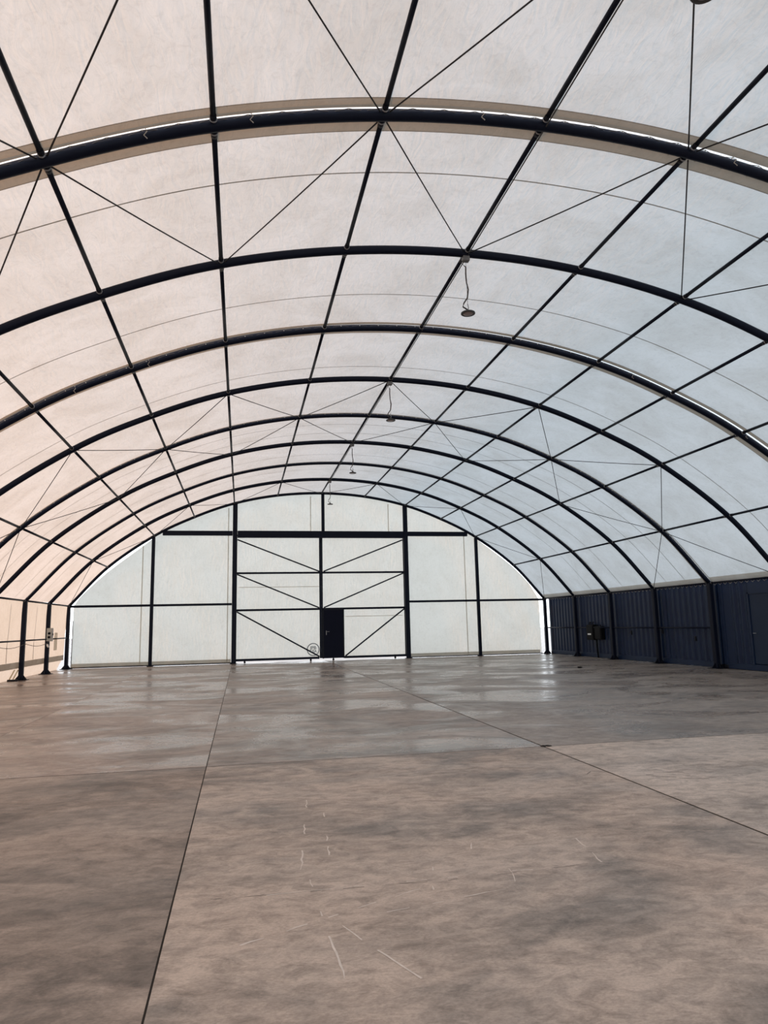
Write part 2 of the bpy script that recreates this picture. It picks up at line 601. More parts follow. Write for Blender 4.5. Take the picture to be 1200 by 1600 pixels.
ROOF_LABEL = {0: 'white roof sheet over the first two bays by the gable',
              2: 'white roof sheet between the second and fourth arches from the gable',
              4: 'white roof sheet between the fourth and sixth arches from the gable',
              6: 'white roof sheet between the sixth and eighth arches from the gable',
              8: 'white roof sheet nearest overhead, on this side of the eighth arch',
              10: 'white roof sheet over the entrance end behind the viewer'}
for k in (0, 2, 4, 6, 8, 10):
    ya, ym, yb = RY(k), RY(k + 1), RY(k + 2)
    top = 0.061 + 0.006
    la = 0.040 if k == 0 else 0.012
    ho = {10: 0.26, 8: 0.265, 6: 0.25, 4: 0.17, 2: 0.14, 0: 0.0, 12: 0.26}
    ea = 0.20 if k == 0 else -ho[k] + 0.01
    hi = {10: 0.105, 8: 0.118, 6: 0.15, 4: 0.125, 2: 0.105, 0: 0.1}
    eb = ho[k + 2] - 0.01
    bm = bmesh.new()
    me = strip_arc(ya + ea, ym, la, top, 'ceiling', 6)
    bm.from_mesh(me)
    me2 = strip_arc(ym, yb + eb, top, 0.012, 'ceiling', 6)
    bm.from_mesh(me2)
    bmesh.ops.remove_doubles(bm, verts=bm.verts, dist=0.001)
    root = link('ceiling', bm_mesh(bm, 'ceiling', True), 'roof')
    tag(root, ROOF_LABEL[k], 'roof sheet', kind='structure')
    # doubled hems beside the laced arches
    if k > 0:
        link('hem', strip_arc(ya - hi[k], ya - ho[k], 0.006, 0.006, 'hem'), 'hem', root)
    link('hem', strip_arc(yb + ho[k + 2], yb + 0.04, 0.006, 0.006, 'hem'), 'hem', root)
    # eave hem on the container side
    link('eave_hem', strip_arc(ya + ea, yb + 0.1, la - 0.012, 0.0, 'eave_hem', 1, len(ARC) - 2, None), 'eave_hem', root)
    for ys in SEAMS:
        if yb + 0.3 < ys < ya - 0.3:
            f = abs(ys - ym) / D
            lf = top + (0.012 - top) * min(1, f) - 0.006
            link('weld_seam', strip_arc(ys - 0.011, ys + 0.011, lf, lf, 'weld_seam'), 'seam', root)
    # lacing cord with knots at the eyelets
    bm = bmesh.new()
    kn = []
    if k > 0 and k <= 8:
        kn += lacing(bm, ya - 0.10, ya - 0.05, 0.008, 0.36)
    if k < 8:
        kn += lacing(bm, yb + 0.10, yb + 0.05, 0.008, 0.36)
    if kn:
        link('lacing_cord', bm_mesh(bm, 'lacing_cord', True), 'cord_dark', root)
        bm = bmesh.new()
        for q in kn:
            bmesh.ops.create_icosphere(bm, subdivisions=1, radius=0.010, matrix=Matrix.Translation(q - Vector((0, 0, 0.004))))
        link('eyelet_row', bm_mesh(bm, 'eyelet_row', True), 'cord', root)
    # lacing to the eave rail on the container side
    bm = bmesh.new()
    e = ARC[-1]
    n_ = int(abs(yb - ya) / 0.22)
    line = []
    for j in range(n_ * 2 + 1):
        y = ya + (yb - ya) * j / (n_ * 2)
        line.append(Vector((e.x + 0.012, y, e.z + (0.0 if j % 2 else -0.075))))
    add_tube(bm, line, 0.006, 5)
    link('eave_cord', bm_mesh(bm, 'eave_cord'), 'cord', root)
    # loose cord tails hanging by the arches
    if k in (6, 8):
        bm = bmesh.new()
        for xx in (-4.34, -3.3, -0.77, 2.4) if k == 8 else (-6.2, -5.0, 4.4, 6.9):
            yy = ya - 0.10
            z = arc_at(xx)
            add_tube(bm, [(xx, yy, z + 0.02), (xx + 0.02, yy - 0.03, z - 0.03), (xx - 0.01, yy - 0.02, z - 0.07), (xx + 0.025, yy - 0.03, z - 0.11)], 0.006, 6)
        link('cord_tail', bm_mesh(bm, 'cord_tail', True), 'cord', root)

# cover flaps closing the laced gaps from above
for k in (2, 4, 6, 8, 10):
    f = link('ceiling', strip_arc(RY(k) - (0.19 if k == 6 else 0.155), RY(k) + 0.12, 0.075, 0.075, 'ceiling'), 'flap')
    tag(f, 'bright white cover strip above the laced gap at the %s arch from the gable' % ORD[k], 'roof strip', kind='structure')

# ------------------------------------------------------------------ arch ribs
arch_me = {True: sweep_arc(rib_section(0.124, 0.124)), False: sweep_arc(rib_section(0.122, 0.122))}
for q in arch_me.values():
    q.materials.append(M['steel'])
bm = bmesh.new()
add_box(bm, (-0.065, -0.075, 0.012), (0.065, 0.075, 2.45), 0.02)
col_me = bm_mesh(bm, 'column')
col_me.materials.append(M['steel'])
bm = bmesh.new()
add_box(bm, (-0.19, -0.19, 0), (0.19, 0.19, 0.016))
bp_me = bm_mesh(bm, 'base_plate')
bp_me.materials.append(M['steel_dull'])
bm = bmesh.new()
for a in range(4):
    rot = Matrix.Rotation(math.radians(90 * a), 4, 'Z')
    vs = [Vector(v) for v in ((0.06, -0.006, 0.014), (0.18, -0.006, 0.014), (0.06, -0.006, 0.17), (0.06, 0.006, 0.014), (0.18, 0.006, 0.014), (0.06, 0.006, 0.17))]
    vv = [bm.verts.new(rot @ v) for v in vs]
    bm.faces.new((vv[0], vv[1], vv[2]))
    bm.faces.new((vv[5], vv[4], vv[3]))
    for i, j in ((0, 1), (1, 2), (2, 0)):
        bm.faces.new((vv[j], vv[i], vv[i + 3], vv[j + 3]))
gus_me = bm_mesh(bm, 'gusset')
gus_me.materials.append(M['steel_dull'])

RIB_LABEL = ['navy steel arch rib bolted to the posts of the gable wall']
for k in range(1, 10):
    if k % 2 == 0:
        RIB_LABEL.append('navy steel arch rib with laced tan hems, %s in front of the gable arch' % ORD[k])
    else:
        RIB_LABEL.append('navy steel arch rib under unbroken white sheet, %s in front of the gable arch' % ORD[k])
for k in range(0, 10):
    r = empty('arch_rib', (0, RY(k), 0))
    tag(r, RIB_LABEL[k], 'arch rib', 'arch ribs along the hall')
    link('arch', arch_me[k % 2 == 0], None, r)
    for s in (-1, 1):
        c = link('column', col_me, None, r)
        c.location = (s * 10.0, 0, 0)
        b = link('base_plate', bp_me, None, r)
        b.location = (s * 10.0, 0, 0.001)
        link('gusset', gus_me, None, b)

# ------------------------------------------------------------------ roof tubes between the ribs
TUBES = {0: range(-6, 7), 1: range(-6, 7), 2: range(-6, 7), 3: range(-6, 7), 4: range(-5, 7), 5: range(-5, 6),
         6: range(-4, 5), 7: range(-4, 4), 8: range(-3, 3)}
tube_me, collar_me = {}, {}
for L in (D0, D):
    bm = bmesh.new()
    add_tube(bm, [(0, -L / 2 + 0.085, 0), (0, L / 2 - 0.085, 0)], 0.029, 12)
    tube_me[L] = bm_mesh(bm, 'tube', True)
    tube_me[L].materials.append(M['steel'])
bm = bmesh.new()
add_tube(bm, [(0, -0.007, 0), (0, 0.007, 0)], 0.040, 14)
collar_me = bm_mesh(bm, 'end_collar', True)
collar_me.materials.append(M['galv'])
bm = bmesh.new()
add_tube(bm, [(0, -0.04, 0), (0, 0.04, 0)], 0.0335, 12)
socket_me = bm_mesh(bm, 'end_socket', True)
socket_me.materials.append(M['steel_dull'])


def line_name(i):
    if i == 0:
        return 'on the ridge line'
    if abs(i) == 6:
        return 'on the %s eave line' % ('left' if i < 0 else 'right')
    return '%s line %s of the ridge' % (ORD[abs(i)], 'left' if i < 0 else 'right')


proto = {}
for k in TUBES:
    L = D0 if k == 0 else D
    for i in TUBES[k]:
        if L not in proto:
            t = empty('roof_tube')
            link('tube', tube_me[L], None, t)
            for s in (-1, 1):
                c = link('end_collar', collar_me, None, t)
                c.location = (0, s * (L / 2 - 0.10), 0)
                q = link('end_socket', socket_me, None, t)
                q.location = (0, s * (L / 2 - 0.13), 0)
            proto[L] = t
        else:
            t = copy_tree(proto[L])
        n0 = node(k, i)
        t.location = (n0.x, (RY(k) + RY(k + 1)) / 2, n0.z)
        tag(t, 'slim navy roof tube %s, %s bay out from the gable' % (line_name(i), ORD[k + 1]),
            'roof tube', 'roof tubes tying the arch ribs together')

# ------------------------------------------------------------------ diagonal bracing cables
CABLES = {0: range(-6, 6), 3: range(-6, 6), 4: range(-6, 6), 7: range(-5, 3), 8: range(-4, 2)}


def cell_name(i):
    a, b = i, i + 1
    side = 'left' if b <= 0 else 'right'
    lo, hi = sorted((abs(a), abs(b)))
    inner = 'ridge' if lo == 0 else ORD[lo]
    outer = 'eave' if hi == 6 else ORD[hi]
    return '%s and %s tube lines, %s slope' % (inner, outer, side)


for k in CABLES:
    for i in CABLES[k]:
        ev, od = (i, i + 1) if i % 2 == 0 else (i + 1, i)
        if k in (0, 3, 7):
            A, B = node(k, ev), node(k + 1, od)
        else:
            A, B = node(k, od), node(k + 1, ev)
        drop = Vector((0, 0, 0.02))
        d = (B - A).normalized()
        A2, B2 = A + d * 0.10 - drop, B - d * 0.10 - drop
        L = (B2 - A2).length
        me_pts = [A2.lerp(B2, f) - Vector((0, 0, 4 * f * (1 - f) * 0.012)) for f in (0, 0.25, 0.5, 0.75, 1)]
        mid = (A2 + B2) / 2
        c = tube('brace_cable', [p - mid for p in me_pts], 0.009, 'cable', None, 6)
        c.location = mid
        tag(c, 'thin brace cable in %s bay from gable, between %s' % (ORD[k + 1], cell_name(i)),
            'cable', 'diagonal brace cables under the roof')

# ------------------------------------------------------------------ gable wall
GY = 0.16                                                    # depth of the sheet behind the posts


def gable_outline():
    """sheet edge: follows the arch, but pulls in to a straighter line low at both sides"""
    pts = [(-9.86, 0.05), (-9.86, 2.42)]
    xs = [-9.80 + 0.4 * j for j in range(0, 50)]
    for x in xs:
        a = abs(x)
        z = arc_at(x) + 0.02
        side = 0.58 if x < 0 else 0.24
        if a > 6.6:
            f = (a - 6.6) / 3.3
            z -= side * 0.62 * math.sin(math.pi * min(1, f) ** 0.8) * 0.42 + side * 0.12 * f
        z = max(z, 2.42)
        if x < 9.78:
            pts.append((x, z))
    pts += [(9.80, 2.42), (9.74, 0.05)]
    return pts


out = gable_outline()


def gable_piece(x0, x1, zmin_fn):
    """quad strip from zmin to the sheet edge"""
    bm = bmesh.new()
    n = max(2, int((x1 - x0) / 0.2))
    top = [p for p in out if p[1] >= 2.4]
    prev = None
    for j in range(n + 1):
        x = x0 + (x1 - x0) * j / n
        zt = None
        for a, b in zip(top, top[1:]):
            if a[0] <= x <= b[0] and b[0] > a[0]:
                zt = a[1] + (b[1] - a[1]) * (x - a[0]) / (b[0] - a[0])
        if zt is None:
            zt = 2.42
        z0 = zmin_fn(x)
        cur = [bm.verts.new((x, GY + 0.012 * math.sin(x * 3.1 + r_ * 0.9), z0 + (zt - z0) * r_ / 10)) for r_ in range(11)]
        if prev:
            for r_ in range(10):
                bm.faces.new((prev[r_], cur[r_], cur[r_ + 1], prev[r_ + 1]))
        prev = cur
    return bm


gl = link('wall_back', bm_mesh(gable_piece(-9.86, -3.66, lambda x: 0.055), 'wall_back', True), 'gable')
tag(gl, 'white gable sheet left of the sliding doors', 'gable sheet', kind='structure')
gr = link('wall_back', bm_mesh(gable_piece(3.68, 9.80, lambda x: 0.075), 'wall_back', True), 'gable')
tag(gr, 'white gable sheet right of the sliding doors', 'gable sheet', kind='structure')
gt = link('wall_back', bm_mesh(gable_piece(-3.66, 3.68, lambda x: 5.30), 'wall_back', True), 'gable')
tag(gt, 'white gable sheet above the sliding doors', 'gable sheet', kind='structure')
for par, xs in ((gl, (-7.30, -3.91)), (gt, (-0.47, 2.94)), (gr, (6.37,))):
    for x in xs:
        zt = arc_at(x) - 0.12
        z0 = 5.45 if par is gt else 0.06
        box('weld_seam', (x - 0.02, GY - 0.020, z0), (x + 0.02, GY - 0.016, zt), 'gable_seam', par)
for par, x0, x1 in ((gl, -9.86, -3.76), (gr, 3.78, 9.72)):
    bm = bmesh.new()
    vs = [bm.verts.new(v) for v in ((x0, GY - 0.025, 0.055), (x1, GY - 0.025, 0.055), (x1, GY - 0.025, 0.19), (x0, GY - 0.025, 0.19))]
    bm.faces.new(vs)
    link('hem', bm_mesh(bm, 'hem'), 'gable_hem', par)
    tube('bottom_rail', [(x0 - 0.1, GY - 0.01, 0.035), (x1 + 0.1, GY - 0.01, 0.035)], 0.022, 'steel', par, 8)
# laced sheet edges at both ends of the gable
for par, xe, xc in ((gl, -9.86, -10.0), (gr, 9.76, 9.95)):
    bm = bmesh.new()
    line = []
    for j in range(27):
        z = 0.1 + 2.2 * j / 26
        line.append((xe if j % 2 == 0 else xc, 0.10, z))
    add_tube(bm, line, 0.005, 5)
    link('lacing_cord', bm_mesh(bm, 'lacing_cord'), 'cord', par)
bm = bmesh.new()
for zz in (0.5, 1.85):
    add_box(bm, (-9.87, GY - 0.012, 0.06), (-9.845, GY + 0.012, zz))
link('edge_rod', bm_mesh(bm, 'edge_rod'), 'galv', gl)


def post(x, w, z0, z1, lb, base=True):
    r = empty('gable_post', (x, 0.03, 0))
    tag(r, lb, 'gable post', 'posts of the gable wall')
    box('shaft', (-w / 2, -0.06, max(z0, 0.012)), (w / 2, 0.06, z1), 'steel', r, 0.012)
    if base:
        box('base_plate', (-w / 2 - 0.05, -0.12, 0.001), (w / 2 + 0.05, 0.11, 0.014), 'steel_dull', r)
    return r


post(-6.89, 0.13, 0, arc_at(-6.89) - 0.03, 'slim navy post in the gable sheet left of the sliding doors')
post(-3.64, 0.19, 0, arc_at(-3.64) - 0.03, 'thick navy post at the left jamb of the sliding doors')
post(3.67, 0.19, 0, arc_at(3.67) - 0.03, 'thick navy post at the right jamb of the sliding doors')
post(6.89, 0.13, 0, arc_at(6.89) - 0.03, 'slim navy post in the gable sheet right of the sliding doors')
post(0.05, 0.13, 5.43, arc_at(0) - 0.03, 'short navy post from the door header up to the gable arch', False)


def girt(name, x0, x1, z0, z1, y0, y1, lb, cat, grp):
    o = box(name, (x0, y0, z0), (x1, y1, z1), 'steel', None, 0.01)
    return tag(o, lb, cat, grp)


girt('gable_girt', -9.93, -6.95, 2.365, 2.455, 0.0, 0.09, 'thin navy girt from the left corner to the slim post', 'girt', 'mid-height girts of the gable')
girt('gable_girt', -6.82, -3.74, 2.365, 2.455, 0.0, 0.09, 'thin navy girt from the slim post to the left door jamb', 'girt', 'mid-height girts of the gable')
girt('gable_girt', 3.77, 6.82, 2.355, 2.445, 0.0, 0.09, 'thin navy girt from the right door jamb to the slim post', 'girt', 'mid-height girts of the gable')
girt('gable_girt', 6.96, 9.93, 2.355, 2.445, 0.0, 0.09, 'thin navy girt from the slim post to the container corner', 'girt', 'mid-height girts of the gable')
girt('header_beam', -6.54, -3.74, 5.25, 5.445, -0.02, 0.10, 'navy header beam stretching left of the sliding doors', 'beam', 'header beams across the gable')
girt('header_beam', 3.77, 6.50, 5.25, 5.445, -0.02, 0.10, 'navy header beam stretching right of the sliding doors', 'beam', 'header beams across the gable')
hb = girt('header_beam', -3.54, 3.57, 5.16, 5.45, -0.05, 0.10, 'deep navy track beam directly above both sliding doors', 'beam', 'header beams across the gable')

# ------------------------------------------------------------------ sliding doors
DY = 0.20                                                     # frame depth; sheet behind it


def bar(name, a, b, wd, parent, mat='steel', dp=0.05):
    a, b = Vector(a), Vector(b)
    d = b - a
    bm = bmesh.new()
    add_box(bm, (0, -dp / 2, -wd / 2), (d.length, dp / 2, wd / 2), 0.006)
    ang = math.atan2(d.z, d.x)
    bmesh.ops.transform(bm, matrix=Matrix.Translation(a) @ Matrix.Rotation(-ang, 4, 'Y'), verts=bm.verts)
    return link(name, bm_mesh(bm, name), mat, parent)


def sheet(name, x0, x1, z0, z1, y, mat, parent, n=8):
    bm = bmesh.new()
    rows = []
    for a in range(n + 1):
        rows.append([bm.verts.new((x0 + (x1 - x0) * a / n, y + 0.010 * math.sin(a * 1.7 + b * 1.1) * (0 < a < n), z0 + (z1 - z0) * b / n)) for b in range(n + 1)])
    for a in range(n):
        for b in range(n):
            bm.faces.new((rows[a][b], rows[a + 1][b], rows[a + 1][b + 1], rows[a][b + 1]))
    return link(name, bm_mesh(bm, name, True), mat, parent)


def wheel(x, parent):
    bm = bmesh.new()
    add_tube(bm, [(x, DY - 0.015, 0.045), (x, DY + 0.015, 0.045)], 0.044, 16)
    add_box(bm, (x - 0.022, DY - 0.022, 0.045), (x + 0.022, DY + 0.022, 0.13))
    return link('wheel', bm_mesh(bm, 'wheel'), 'black', parent)


def leaf(x0, x1, lb, mirror):
    r = empty('door', ((x0 + x1) / 2, DY, 0))
    r.name = 'sliding_door'
    tag(r, lb, 'sliding door', 'pair of sliding doors in the gable')
    r.location = (0, 0, 0)
    zb, zt = 0.14, 5.30
    zr1, zr2 = 3.69, 2.155
    bar('stile', (x0 + 0.035, DY, zb - 0.03), (x0 + 0.035, DY, zt), 0.07, r)
    bar('stile', (x1 - 0.035, DY, zb - 0.03), (x1 - 0.035, DY, zt), 0.07, r)
    bar('top_rail', (x0, DY, zt - 0.03), (x1, DY, zt - 0.03), 0.06, r)
    bar('rail', (x0 + 0.07, DY, zr1), (x1 - 0.07, DY, zr1), 0.08, r)
    bar('rail', (x0 + 0.07, DY, zr2), (x1 - 0.07, DY, zr2), 0.085, r)
    return r, zb, zt, zr1, zr2


lf, zb, zt, zr1, zr2 = leaf(-3.62, -0.04, 'left sliding door with diagonal braces falling to the right and grey round print', False)
bar('bottom_rail', (-3.60, DY, zb - 0.01), (-0.125, DY, zb - 0.01), 0.095, lf)
bar('diagonal_brace', (-3.54, DY - 0.005, 5.10), (-0.10, DY - 0.005, zr1 + 0.05), 0.055, lf, dp=0.03)
bar('diagonal_brace', (-3.54, DY - 0.005, zr1 - 0.05), (-0.12, DY - 0.005, zr2 + 0.05), 0.055, lf, dp=0.03)
bar('diagonal_brace', (-3.54, DY - 0.005, zr2 - 0.06), (-0.12, DY - 0.005, zb + 0.04), 0.060, lf, dp=0.03)
ls = sheet('door_sheet', -3.61, -0.045, 0.11, 5.28, DY + 0.045, 'gable', lf)
box('weld_seam', (-3.46, DY + 0.026, 3.09), (-0.12, DY + 0.029, 3.115), 'gable_seam', ls)
wheel(-3.20, lf)
wheel(-0.49, lf)
rf, zb, zt, zr1, zr2 = leaf(-0.036, 3.64, 'right sliding door with diagonal braces rising to the right and a small door', True)
bar('bottom_rail', (0.93, DY, zb - 0.015), (3.62, DY, zb - 0.015), 0.095, rf)
bar('diagonal_brace', (3.56, DY - 0.005, 5.10), (0.07, DY - 0.005, zr1 + 0.05), 0.055, rf, dp=0.03)
bar('diagonal_brace', (3.56, DY - 0.005, zr1 - 0.05), (0.07, DY - 0.005, zr2 + 0.05), 0.055, rf, dp=0.03)
bar('diagonal_brace', (3.56, DY - 0.005, zr2 - 0.06), (0.97, DY - 0.005, zb + 0.03), 0.060, rf, dp=0.03)
rs = sheet('door_sheet', 0.005, 3.63, zr2, 5.28, DY + 0.045, 'gable', rf)
rs2 = sheet('door_sheet', 0.92, 3.63, 0.10, zr2, DY + 0.045, 'gable', rf)
box('weld_seam', (0.97, DY + 0.026, 1.81), (3.485, DY + 0.029, 1.835), 'gable_seam', rs2)
wheel(0.46, rf)
wheel(3.12, rf)
# small personnel door set in the right leaf
pd = box('small_door', (0.045, DY - 0.035, 0.10), (0.885, DY + 0.02, 2.12), 'door', rf, 0.006)
for a, b in (((0.005, DY - 0.045, 0.09), (0.06, DY + 0.02, 2.15)), ((0.885, DY - 0.045, 0.09), (0.93, DY + 0.02, 2.15))):
    box('door_frame', a, b, 'steel_dull', pd)
box('door_frame', (0.005, DY - 0.045, 2.105), (0.93, DY + 0.02, 2.16), 'steel_dull', pd)
bm = bmesh.new()
add_box(bm, (0.150, DY - 0.047, 1.06), (0.182, DY - 0.034, 1.24), 0.004)
add_tube(bm, [(0.166, DY - 0.04, 1.20), (0.166, DY - 0.085, 1.20), (0.29, DY - 0.085, 1.20)], 0.010, 8)
h = link('handle', bm_mesh(bm, 'handle'), 'galv', pd)
h['label'] = 'pale metal lever handle'
# hinges hidden side
bm = bmesh.new()
for z in (0.4, 1.1, 1.8):
    add_tube(bm, [(0.89, DY - 0.05, z), (0.89, DY - 0.05, z + 0.10)], 0.011, 8)
link('hinge', bm_mesh(bm, 'hinge'), 'steel_dull', pd)


# round print on the left leaf
def text_into(bm, body, size, cx, cz, y, thick=0.0):
    cu = bpy.data.curves.new('lettering', 'FONT')
    cu.body = body
    cu.size = size
    cu.align_x = 'CENTER'
    cu.align_y = 'CENTER'
    cu.offset = 0.005
    cu.extrude = 0.0008
    o = bpy.data.objects.new('lettering', cu)
    COL.objects.link(o)
    bpy.context.view_layer.update()
    me = o.to_mesh()
    t = bmesh.new()
    t.from_mesh(me)
    bmesh.ops.transform(t, matrix=Matrix.Translation((cx, y, cz)) @ Matrix.Rotation(math.radians(90), 4, 'X'), verts=t.verts)
    tmp = bpy.data.meshes.new('tmp')
    t.to_mesh(tmp)
    t.free()
    bm.from_mesh(tmp)
    o.to_mesh_clear()
    bpy.data.objects.remove(o)
    bpy.data.curves.remove(cu)
    bpy.data.meshes.remove(tmp)


bm = bmesh.new()
PYY = DY + 0.027
LX, LZ = -0.385, 0.475


def ring(bm, r0, r1, n=40):
    for k in range(n):
        a, b = 2 * math.pi * k / n, 2 * math.pi * (k + 1) / n
        q = [(r0, a), (r1, a), (r1, b), (r0, b)]
        bm.faces.new([bm.verts.new((LX + rr * math.cos(t), PYY, LZ + rr * math.sin(t))) for rr, t in q])


ring(bm, 0.228, 0.268)
text_into(bm, 'JPB', 0.19, LX, LZ + 0.065, PYY)
text_into(bm, 'USA', 0.15, LX + 0.01, LZ - 0.075, PYY)
lg = link('round_print', bm_mesh(bm, 'round_print'), 'print', ls)
lg['label'] = 'grey ring print with short lettering'

# ------------------------------------------------------------------ left side wall
WX = -10.13


def wall_strip(name, y0, y1, z0, z1, x0, x1, mat, parent=None, n=30):
    bm = bmesh.new()
    prev = None
    for j in range(n + 1):
        y = y0 + (y1 - y0) * j / n
        w_ = 0.012 * math.sin(j * 1.3)
        cur = [bm.verts.new((x0 + w_, y, z0)), bm.verts.new(((x0 + x1) / 2 - w_, y, (z0 + z1) / 2)), bm.verts.new((x1, y, z1))]
        if prev:
            bm.faces.new((prev[0], cur[0], cur[1], prev[1]))
            bm.faces.new((prev[1], cur[1], cur[2], prev[2]))
        prev = cur
    return link(name, bm_mesh(bm, name, True), mat, parent)


wlft = wall_strip('wall_left', -34.5, 0.02, 0.36, 2.445, WX, -10.04, 'side', None, 60)
tag(wlft, 'cream translucent side sheet behind the left columns', 'side sheet', kind='structure')
wall_strip('hem', -34.5, 0.02, 0.36, 0.55, WX + 0.014, WX + 0.012, 'side_hem', wlft, 60)
sk = wall_strip('ground_skirt', -34.5, 0.02, 0.0, 0.37, WX - 0.22, WX - 0.03, 'side', wlft, 60)
box('repair_patch', (-10.088, -1.64, 0.78), (-10.084, -1.20, 1.42), 'gable_seam', wlft)
for y in (-4.2, -6.95, -9.8):
    box('weld_seam', (-10.10, y - 0.015, 0.56), (-10.096, y + 0.015, 2.3), 'seam', wlft)


def side_rail(x, k, lb):
    L = RY(k) - RY(k + 1)
    o = tube('side_rail', [(0, -L / 2 + 0.08, 0), (0, L / 2 - 0.08, 0)], 0.024, 'steel', None, 10)
    o.location = (x, (RY(k) + RY(k + 1)) / 2, 1.2 if x < 0 else 1.15)
    tag(o, lb, 'rail', 'waist-high rails between the columns')


for k in range(3):
    side_rail(-10.0, k, 'thin dark rail between left columns, %s bay out from the gable' % ORD[k + 1])
for k in range(4):
    side_rail(10.0, k, 'thin dark rail before the container, %s bay out from the gable' % ORD[k + 1])

# grey outlet box on the second left column
jb = empty('outlet_box', (-9.90, RY(1) - 0.075, 1.13))
tag(jb, 'grey outlet box with two dark sockets on a left column', 'outlet box')
box('enclosure', (-0.09, -0.13, 0), (0.10, 0.0, 0.45), 'box', jb, 0.012)
box('cover', (-0.08, -0.145, 0.02), (0.09, -0.13, 0.43), 'box', jb, 0.006)
for z in (0.14, 0.27):
    bm = bmesh.new()
    add_tube(bm, [(0.0, -0.17, z), (0.0, -0.143, z)], 0.042, 18)
    link('socket', bm_mesh(bm, 'socket'), 'black', jb)
box('switch', (0.10, -0.10, 0.20), (0.118, -0.05, 0.27), 'black', jb, 0.003)
pl = empty('plug_connector', (-9.97, RY(1) - 0.10, 1.02))
tag(pl, 'small pale plug hanging just beneath the grey outlet box', 'plug')
bm = bmesh.new()
add_tube(bm, [(0, 0, 0.0), (0.02, -0.03, -0.05), (0.05, -0.05, -0.09)], 0.032, 10)
link('plug_body', bm_mesh(bm, 'plug_body', True), 'white', pl)
tube('lead', [(0, 0, 0.0), (-0.01, 0.01, 0.06), (0.02, 0.0, 0.115)], 0.009, 'black', pl, 6)
pts = []
for k0, k1 in ((3, 2), (2, 1)):
    for j in range(9):
        f = j / 8
        y = RY(k0) + (RY(k1) - RY(k0)) * f
        pts.append((-9.925, y, 1.10 - 0.10 * math.sin(math.pi * f) + (0.06 if k1 == 1 and j == 8 else 0)))
c = tube('power_lead', pts, 0.008, 'cord_dark', None, 6)
tag(c, 'thin drooping lead slung under the left wall rails', 'cable')

st = empty('tie_down_strap', (-10.0, RY(2) - 0.22, 0))
tag(st, 'tan ratchet strap tying the side sheet down beside a column', 'strap')
for dx in (-0.13, -0.03):
    bm = bmesh.new()
    a, b = Vector((dx, 0.02, 0.33)), Vector((dx - 0.10, -0.16, 0.02))
    s = Vector((0.02, 0, 0))
    vs = [a - s, a + s, b + s, b - s]
    o3 = Vector((0, 0.004, 0))
    v1 = [bm.verts.new(v) for v in vs]
    v2 = [bm.verts.new(v + o3) for v in vs]
    bm.faces.new(v1)
    bm.faces.new(list(reversed(v2)))
    for i in range(4):
        bm.faces.new((v1[i], v2[i], v2[(i + 1) % 4], v1[(i + 1) % 4]))
    link('webbing', bm_mesh(bm, 'webbing'), 'strap', st)
box('ratchet', (-0.27, -0.20, 0.0), (0.02, -0.10, 0.05), 'steel_dull', st, 0.01)

# ------------------------------------------------------------------ containers on the right
CX0 = 10.14
CH, CWD = 2.59, 2.44


